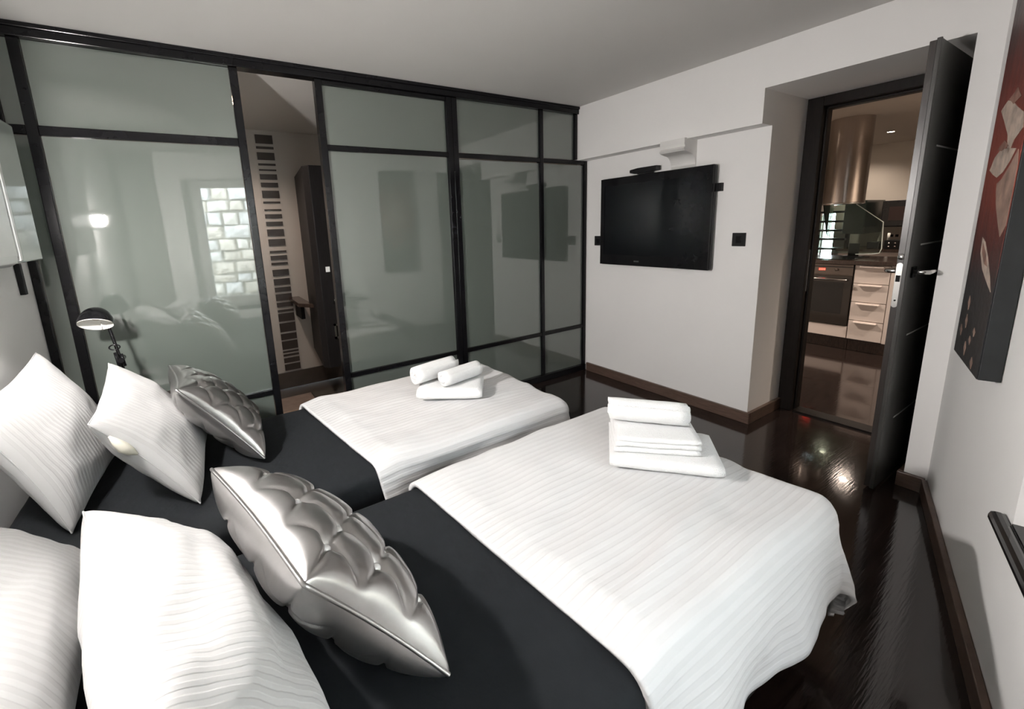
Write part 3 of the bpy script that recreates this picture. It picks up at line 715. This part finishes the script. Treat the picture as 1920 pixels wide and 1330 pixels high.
# ------------------------------------------------------------------ bedside: nightstand and desk lamp, wall lamp, air conditioner
ns = thing('nightstand', 'dark wooden nightstand behind the far bed pillows', 'nightstand', (-.42, 2.56, 0))
link('body', box((-.63, 2.36, .06), (-.22, 2.78, .56)), M['wood'], ns, .005); link('top', box((-.64, 2.35, .56), (-.21, 2.79, .58)), M['wood'], ns, .004)
link('drawer', box((-.22, 2.38, .34), (-.205, 2.76, .54)), M['wood'], ns, .003)
for sx in (-.60, -.25):
    for sy in (2.39, 2.75): link('leg', box((sx - .02, sy - .02, 0), (sx + .02, sy + .02, .06)), M['wood'], ns)
dl = thing('desk_lamp', 'black dome desk lamp with white inside standing behind the pillows', 'lamp', (-.36, 2.60, .58))
link('base', MB().lathe([(0, 0), (.075, 0), (.075, .012), (.02, .022), (0, .022)], (-.36, 2.60, .5805)), M['blackgloss'], dl)
link('arm', MB().tube([(-.36, 2.60, .60), (-.366, 2.61, .82), (-.385, 2.635, .95), (-.40, 2.655, 1.03), (-.412, 2.63, 1.06)], .007), M['blackgloss'], dl)
link('joint', MB().tube([(-.36, 2.56, .83), (-.36, 2.64, .83)], .012).tube([(-.372, 2.575, .80), (-.378, 2.575, .87)], .006).tube([(-.35, 2.575, .80), (-.356, 2.575, .86)], .006), M['blackgloss'], dl)
cr = [(-.375 + .02 * math.cos(a * 2 * PI / 16), 2.575, .895 + .012 * math.sin(a * 2 * PI / 16)) for a in range(17)]
link('spring', MB().tube(cr, .003, 6, False), M['blackgloss'], dl)
ax = Vector((-.10, -.52, -.85)).normalized(); so = Vector((-.414, 2.605, 1.082))
pr = [(0, 0)] + [(.066 * math.sin(a), .080 * (1 - math.cos(a))) for a in [PI / 2 * k / 10 for k in range(1, 11)]]
sh = link('shade', MB().lathe(pr, so, ax, 32), M['blackgloss'], dl)
link('shade_lining', MB().lathe([(r_ * .965, z_ + .002) for r_, z_ in pr], so, ax, 32), M['shadein'], dl)
link('bulb', MB().lathe([(0, .062), (.012, .058), (.020, .045), (.018, .032), (.010, .018), (.010, .004)], so, ax, 18), M['bulb'], dl)
link('pull_chain', MB().tube([so + Vector((.012, -.04, -.06)), so + Vector((.012, -.04, -.105))], .0015, 6), M['chrome'], dl)

wl = thing('wall_lamp', 'round white glowing wall lamp above the gap between the beds', 'lamp', (XH + .005, 1.35, 1.54))
link('rose', MB().lathe([(0, .02), (.045, .018), (.05, 0), (0, 0)], (XH, 1.35, 1.54), (1, 0, 0), 24), M['chrome'], wl)
M['globe'] = emit_mat('lit_opal_globe', (1.0, .95, .915), 1900)
link('globe', MB().lathe([(.001 + .048 * math.sin(PI * k / 14), .085 - .048 * math.cos(PI * k / 14)) for k in range(15)], (XH, 1.35, 1.54), (1, 0, 0), 24), M['globe'], wl)

link('added_shield_bowl', MB().lathe([(.012, -.075), (.034, -.072), (.048, -.064), (.058, -.054), (.056, -.053), (.046, -.062), (.033, -.070), (.012, -.072)], (XH + .085, 1.35, 1.54), (0, 0, 1), 32), M['chrome'], wl)  # bowl added below the globe to hold its direct light off the pillows
link('cap', MB().lathe([(.012, .075), (.045, .068), (.070, .050), (.084, .026), (.081, .026), (.067, .048), (.043, .065), (.012, .072)], (XH + .085, 1.35, 1.54), (0, 0, 1), 32), M['chrome'], wl)  # cap added above the globe to cut the light reaching the ceiling
link('stem', MB().tube([(XH + .015, 1.35, 1.475), (XH + .085, 1.35, 1.468)], .008), M['chrome'], wl)
ac = thing('wall_heater', 'white wall-mounted heater with glossy grey end panel, high on the left wall', 'heater', (XH, 2.2, 1.30))
acp = [(XH + .001, 1.315), (XH + .07, 1.298), (XH + .095, 1.312), (XH + .10, 1.34), (XH + .10, 1.84), (XH + .09, 1.86), (XH + .001, 1.86)]
link('body', MB().prism(acp, 1, 1.75, 2.33), M['white'], ac, .005)
link('gasket', box((XH + .001, 2.331, 1.33), (XH + .096, 2.342, 1.85)), M['black'], ac)
link('edge_strip', box((XH + .001, 2.343, 1.318), (XH + .102, 2.375, 1.86)), M['white'], ac, .004)
link('end_panel', box((XH + .001, 2.376, 1.312), (XH + .10, 2.64, 1.86)), M['greygloss'], ac, .006)
o = link('cable_cover', box((XH + .0005, 2.645, 1.165), (XH + .02, 2.675, 1.30)), M['black'], None, .002); tag(o, 'short black cable cover strip on the wall below the heater', 'cable cover')

# ------------------------------------------------------------------ kitchen
KX = 5.40
def ktag(name, label, cat, loc, group=None): return thing(name, label, cat, loc, group)
cu = ktag('drawer_cabinet', 'cream kitchen cabinet with four drawers next to the oven', 'cabinet', (KX + .3, 1.48, 0))
link('body', box((KX + .02, 1.346, .125), (KX + .6, 1.617, .868)), M['cab'], cu)
link('plinth', box((KX + .06, 1.31, 0), (KX + .6, 1.617, .125)), M['counter'], cu)
link('side_panel', box((KX - .002, 1.312, .125), (KX + .6, 1.344, .868)), M['cab'], cu, .002)
for z0, z1 in ((.69, .864), (.508, .684), (.323, .502), (.130, .317)):
    d = link('drawer', box((KX, 1.349, z0), (KX + .02, 1.612, z1)), M['cab'], cu, .002)
    link('handle', MB().prism([(KX, z1 - .004), (KX - .022, z1 - .006), (KX - .026, z1 - .016), (KX - .020, z1 - .013), (KX, z1 - .018)], 1, 1.395, 1.572), M['chrome'] if False else M['cab'], d, .001)
ou = ktag('oven_cabinet', 'cream kitchen cabinet housing the built-in oven', 'cabinet', (KX + .3, 1.92, 0))
link('body', MB().box((KX + .03, 1.62, .125), (KX + .6, 1.626, .868)).box((KX + .03, 2.216, .125), (KX + .6, 2.222, .868)).box((KX + .03, 1.626, .125), (KX + .6, 2.216, .25)), M['cab'], ou)
link('panel', box((KX, 1.62, .130), (KX + .03, 2.222, .248)), M['cab'], ou, .002); link('plinth', box((KX + .06, 1.62, 0), (KX + .6, 2.222, .125)), M['counter'], ou)
ov = ktag('oven', 'built-in brown glass oven with steel handle and red clock', 'oven', (KX + .3, 1.92, .251))
link('casing', box((KX + .012, 1.628, .2505), (KX + .5, 2.214, .866)), M['ovenpanel'], ov)
link('control_panel', box((KX - .004, 1.624, .765), (KX + .012, 2.218, .862)), M['ovenpanel'], ov, .002)
link('trim', box((KX - .006, 1.624, .835), (KX + .002, 2.218, .845)), M['oven'], ov)
od = link('oven_door', box((KX - .008, 1.624, .256), (KX + .012, 2.218, .752)), M['oven'], ov, .003)
link('oven_window', box((KX - .0095, 1.685, .37), (KX - .0075, 2.157, .69)), M['ovencavity'], od)
link('handle', MB().tube([(KX - .008, 1.66, .715), (KX - .04, 1.66, .718), (KX - .04, 2.18, .718), (KX - .008, 2.18, .715)], .010), M['chrome'], od)
dig = MB()
for k in range(4):
    y = 1.905 - k * .014
    dig.box((KX - .0055, y - .009, .802), (KX - .004, y, .806)).box((KX - .0055, y - .009, .818), (KX - .004, y, .821)).box((KX - .0055, y - .002, .802), (KX - .004, y, .821)).box((KX - .0055, y - .009, .802), (KX - .004, y - .007, .821))
link('clock_digits', dig, M['red'], ov)
link('knob', MB().lathe([(0, .014), (.013, .014), (.014, 0)], (KX - .004, 1.755, .81), (-1, 0, 0), 16), M['ovenpanel'], ov)
wt = ktag('worktop', 'dark brown kitchen worktop over the oven and drawers', 'worktop', (KX + .3, 2.0, .87))
link('slab', box((KX - .03, 1.285, .869), (KX + .62, 3.2, .908)), M['counter'], wt, .003)
c3 = ktag('base_cabinet', 'cream kitchen cabinet left of the oven behind the door frame', 'cabinet', (KX + .3, 2.7, 0))
link('body', box((KX + .02, 2.226, .125), (KX + .6, 3.18, .868)), M['cab'], c3); link('door', box((KX, 2.23, .13), (KX + .02, 3.17, .864)), M['cab'], c3, .002); link('plinth', box((KX + .06, 2.226, 0), (KX + .6, 3.18, .125)), M['counter'], c3)
hb = ktag('hob', 'thin black glass hob set on the kitchen worktop', 'hob', (KX + .3, 1.95, .908))
link('glass', box((KX + .04, 1.66, .9085), (KX + .52, 2.24, .914)), M['blackgloss'], hb, .002)
# hood
hd = ktag('range_hood', 'cylindrical steel range hood with clear glass canopy', 'range hood', (5.70, 1.87, 1.25))
link('cylinder', MB().lathe([(.172, 1.455), (.172, 2.284)], (5.70, 1.872, 0), (0, 0, 1), 48), M['steel'], hd)
link('ring', MB().lathe([(0, 1.452), (.174, 1.452), (.174, 1.47), (.172, 1.47)], (5.70, 1.872, 0), (0, 0, 1), 48), M['chrome'], hd)
gp = [(1.80, 1.452), (1.565, 1.262), (1.545, .96), (1.60, .945), (2.14, .945), (2.20, .96), (2.18, 1.262), (1.95, 1.452)]
link('glass_panel', MB().prism(gp, 0, 5.815, 5.823), M['hoodglass'], hd)
link('glass_edge', MB().tube([(5.812, a, b) for a, b in [(1.795, 1.452), (1.562, 1.263), (1.548, 1.0), (1.56, .955), (1.61, .944), (1.75, .938)]], .0045, 6), M['glassedge'], hd)
link('glass_side', MB().hexa([(5.60, 2.02, 1.45), (5.815, 2.02, 1.45), (5.815, 2.025, 1.45), (5.60, 2.025, 1.45), (5.60, 2.02, 1.4505), (5.815, 2.02, 1.4505), (5.815, 2.025, 1.4505), (5.60, 2.025, 1.4505)]) if False else MB().prism([(5.56, 1.452), (5.82, 1.452), (5.82, 1.10), (5.72, 1.14)], 1, 1.985, 1.992), M['hoodglass'], hd)
# rear worktop with appliances
KB = 7.55
rc = ktag('rear_worktop', 'dark worktop along the far kitchen wall behind the hood', 'worktop', (KB + .3, 2.0, 0))
link('slab', box((KB, .6, .84), (8.299, 2.50, .875)), M['counter'], rc); link('unit', box((KB + .04, .62, 0), (8.29, 2.48, .84)), M['cab'], rc)
uc = ktag('wall_cabinet', 'dark green glass-fronted kitchen wall cabinet seen behind the hood', 'cabinet', (7.85, 2.35, 1.07))
link('body', box((7.62, 2.24, 1.075), (8.299, 2.47, 1.52)), M['cabdark'], uc, .003); link('door', box((7.60, 2.242, 1.08), (7.619, 2.468, 1.515)), M['cabdark'], uc, .003)
mw = ktag('microwave', 'black microwave hung on the far kitchen wall', 'microwave', (8.1, 1.9, 1.16))
link('body', box((7.92, 1.70, 1.155), (8.299, 2.16, 1.50)), M['black'], mw, .004); link('door', box((7.905, 1.80, 1.165), (7.919, 2.15, 1.49)), M['blackgloss'], mw, .003)
link('window', box((7.900, 1.86, 1.24), (7.9045, 2.08, 1.42)), mat('microwave_window', (.02, .010, .009), .3), mw)
wr_ = ktag('spice_rack', 'black box with two rows of shiny dots on the rear worktop', 'rack', (7.75, 1.92, .876))
link('box', box((7.65, 1.74, .8755), (7.85, 2.02, .99)), M['black'], wr_, .003)
for r_ in range(2):
    for k in range(4): link('dot', MB().lathe([(0, .006), (.009, .005), (.010, 0)], (7.649, 1.785 + k * .062, .908 + r_ * .045), (-1, 0, 0), 10), M['chrome'], wr_)
bx = ktag('toaster', 'small dark box on the rear worktop left of the dotted rack', 'toaster', (7.75, 2.16, .876)); link('body', box((7.66, 2.08, .8755), (7.85, 2.20, .965)), M['black'], bx, .008); link('slot', box((7.70, 2.10, .9655), (7.81, 2.18, .968)), M['chrome'], bx)
po = ktag('wall_socket', 'double dark wall socket under the microwave', 'socket', (8.29, 2.1, 1.03)); link('plate', box((8.292, 2.03, 1.0), (8.2995, 2.15, 1.045)), M['cab'], po)
for y in (2.045, 2.10): link('outlet', box((8.289, y, 1.005), (8.292, y + .035, 1.04)), M['black'], po)
cd = ktag('candle', 'thin white candle on the rear worktop', 'candle', (7.72, 2.06, .99)); link('stick', MB().lathe([(0, 0), (.014, 0), (.014, .09), (0, .092)], (7.72, 2.0, .9905), (0, 0, 1), 12), M['shadein'], cd); link('wick', MB().tube([(7.72, 2.0, 1.082), (7.72, 2.0, 1.09)], .002, 6), M['black'], cd)
# tablet in stand, plate of bread, on the front worktop
tb = ktag('tablet', 'dark tablet propped up on the front worktop under the hood', 'tablet', (5.9, 1.85, .909))
link('panel', MB().hexa([(5.86, 1.74, .915), (5.86, 1.83, .915), (5.875, 1.83, .915), (5.875, 1.74, .915), (5.91, 1.755, 1.045), (5.91, 1.845, 1.045), (5.925, 1.845, 1.045), (5.925, 1.755, 1.045)]), M['black'], tb, .003)
link('stand', box((5.83, 1.71, .9085), (5.95, 1.88, .917)), M['black'], tb)
br = ktag('bread_board', 'wooden board with bread on the front worktop', 'board', (5.75, 2.2, .909)); link('board', box((5.55 + .0, 2.26, .9085), (5.95, 2.62, .925)), mat('board_wood', (.22, .11, .07), .5, var=.3, stretch=(2, 14, 2)), br, .004)
def loaf(label, c, r, m):
    mb = MB(); bm = bmesh.new(); bmesh.ops.create_uvsphere(bm, u_segments=16, v_segments=10, radius=1)
    for v in bm.verts: v.co = Vector((v.co.x * r[0], v.co.y * r[1], max(v.co.z, -.5) * r[2])) * (1 + .08 * noise.noise(v.co * 2))
    zmin = min(v.co.z for v in bm.verts)
    me = bpy.data.meshes.new('bread_loaf')
    for f in bm.faces: f.smooth = True
    bm.to_mesh(me); bm.free(); me.materials.append(m); o = bpy.data.objects.new('bread_loaf', me); C.objects.link(o); o.location = (c[0], c[1], c[2] - zmin); tag(o, label, 'bread', 'bread on the board')
loaf('pale round bread on the board nearest the door frame', (5.68, 2.33, .9255), (.06, .06, .045), M['foodb'])
loaf('dark brown loaf at the back of the bread board', (5.85, 2.40, .9255), (.06, .09, .06), M['food'])
# stairs seen through the hood
stp = ktag('open_staircase', 'open staircase of thin dark treads in front of the bright kitchen window', 'staircase', (7.9, 2.9, 0))
link('stringer', MB().hexa([(7.95, 2.50, 0), (8.0, 2.50, 0), (8.0, 2.54, 0), (7.95, 2.54, 0), (7.95, 2.50, 1.75), (8.0, 2.50, 1.75), (8.0, 2.54, 1.75), (7.95, 2.54, 1.75)]), M['black'], stp)
link('post', box((7.95, 3.36, 0), (8.0, 3.40, 2.28)), M['black'], stp)
for z in (.55, .70, .85, .99, 1.115, 1.245, 1.38, 1.52, 1.66): link('tread', box((7.88, 2.52, z - .014), (8.06, 3.38, z + .014)), M['black'], stp)
kc = ktag('kitchen_chair', 'dark chair back in front of the kitchen window', 'chair', (7.3, 2.75, 0))
link('backrest', box((7.28, 2.62, .80), (7.31, 2.95, 1.08)), M['black'], kc, .01); link('seat', box((7.0, 2.60, .43), (7.31, 2.97, .47)), M['black'], kc, .01)
for sx in (7.02, 7.28):
    for sy in (2.62, 2.93): link('leg', box((sx, sy, 0), (sx + .025, sy + .025, .80 if sx > 7.2 else .43)), M['black'], kc)
kw = bpy.data.objects.new('window_2', None); C.objects.link(kw); kw.location = (8.4, 2.89, .35); kw['kind'] = 'structure'
link('window_frame', MB().box((8.36, 2.80, .35), (8.42, 2.815, 1.38)).box((8.36, 2.955, .35), (8.42, 2.97, 1.38)).box((8.36, 2.815, .35), (8.42, 2.955, .39)).box((8.36, 2.815, 1.36), (8.42, 2.955, 1.38)), M['winframe'], kw); link('pane', box((8.388, 2.815, .39), (8.392, 2.955, 1.36)), M['clear'], kw)
# downlights
M['lamp'] = emit_mat('lit_downlight', (1.0, .80, .62), 30)
def downlight(label, x, y, zc, watts, col=(1, .74, .52), grp='recessed downlights'):
    t = thing('downlight', label, 'downlight', (x, y, zc), grp)
    link('ring', MB().lathe([(.032, -.001), (.045, -.004), (.048, 0), (.032, 0)], (x, y, zc - .0005), (0, 0, 1), 24), M['chrome'], t)
    link('lens', MB().lathe([(0, -.0015), (.032, -.0015), (.032, 0), (0, 0)], (x, y, zc - .0005), (0, 0, 1), 24), M['lamp'], t)
    ld = bpy.data.lights.new('downlight_glow', 'SPOT'); ld.energy = watts; ld.color = col; ld.spot_size = 2.4; ld.spot_blend = .8; ld.shadow_soft_size = .04
    lo = bpy.data.objects.new('downlight_glow', ld); C.objects.link(lo); lo.parent = t; lo.location = (0, 0, -.02)
KC = (1, .83, .69)
downlight('lit recessed downlight in the kitchen ceiling right of the hood', 7.12, 1.96, 2.285, 75, KC)
downlight('recessed kitchen ceiling downlight at the far wall behind the hood', 7.8, 2.44, 2.285, 26, KC)
downlight('added unseen kitchen ceiling light that brightens the front of the oven run', 4.6, 3.0, 2.285, 200, KC)  # lamp added out of view to illuminate the cabinet fronts
downlight('added unseen kitchen ceiling fill light by the hidden kitchen end wall', 5.0, .2, 2.285, 160, KC)  # extra fill lamp, placed out of sight and clear of the floor reflections
downlight('recessed bathroom ceiling downlight behind the frosted glass', .2, 3.5, 2.25, 40, (1, .80, .66))
downlight('recessed bathroom ceiling downlight behind the sliding door', 2.1, 3.5, 2.25, 42, (1, .90, .80))
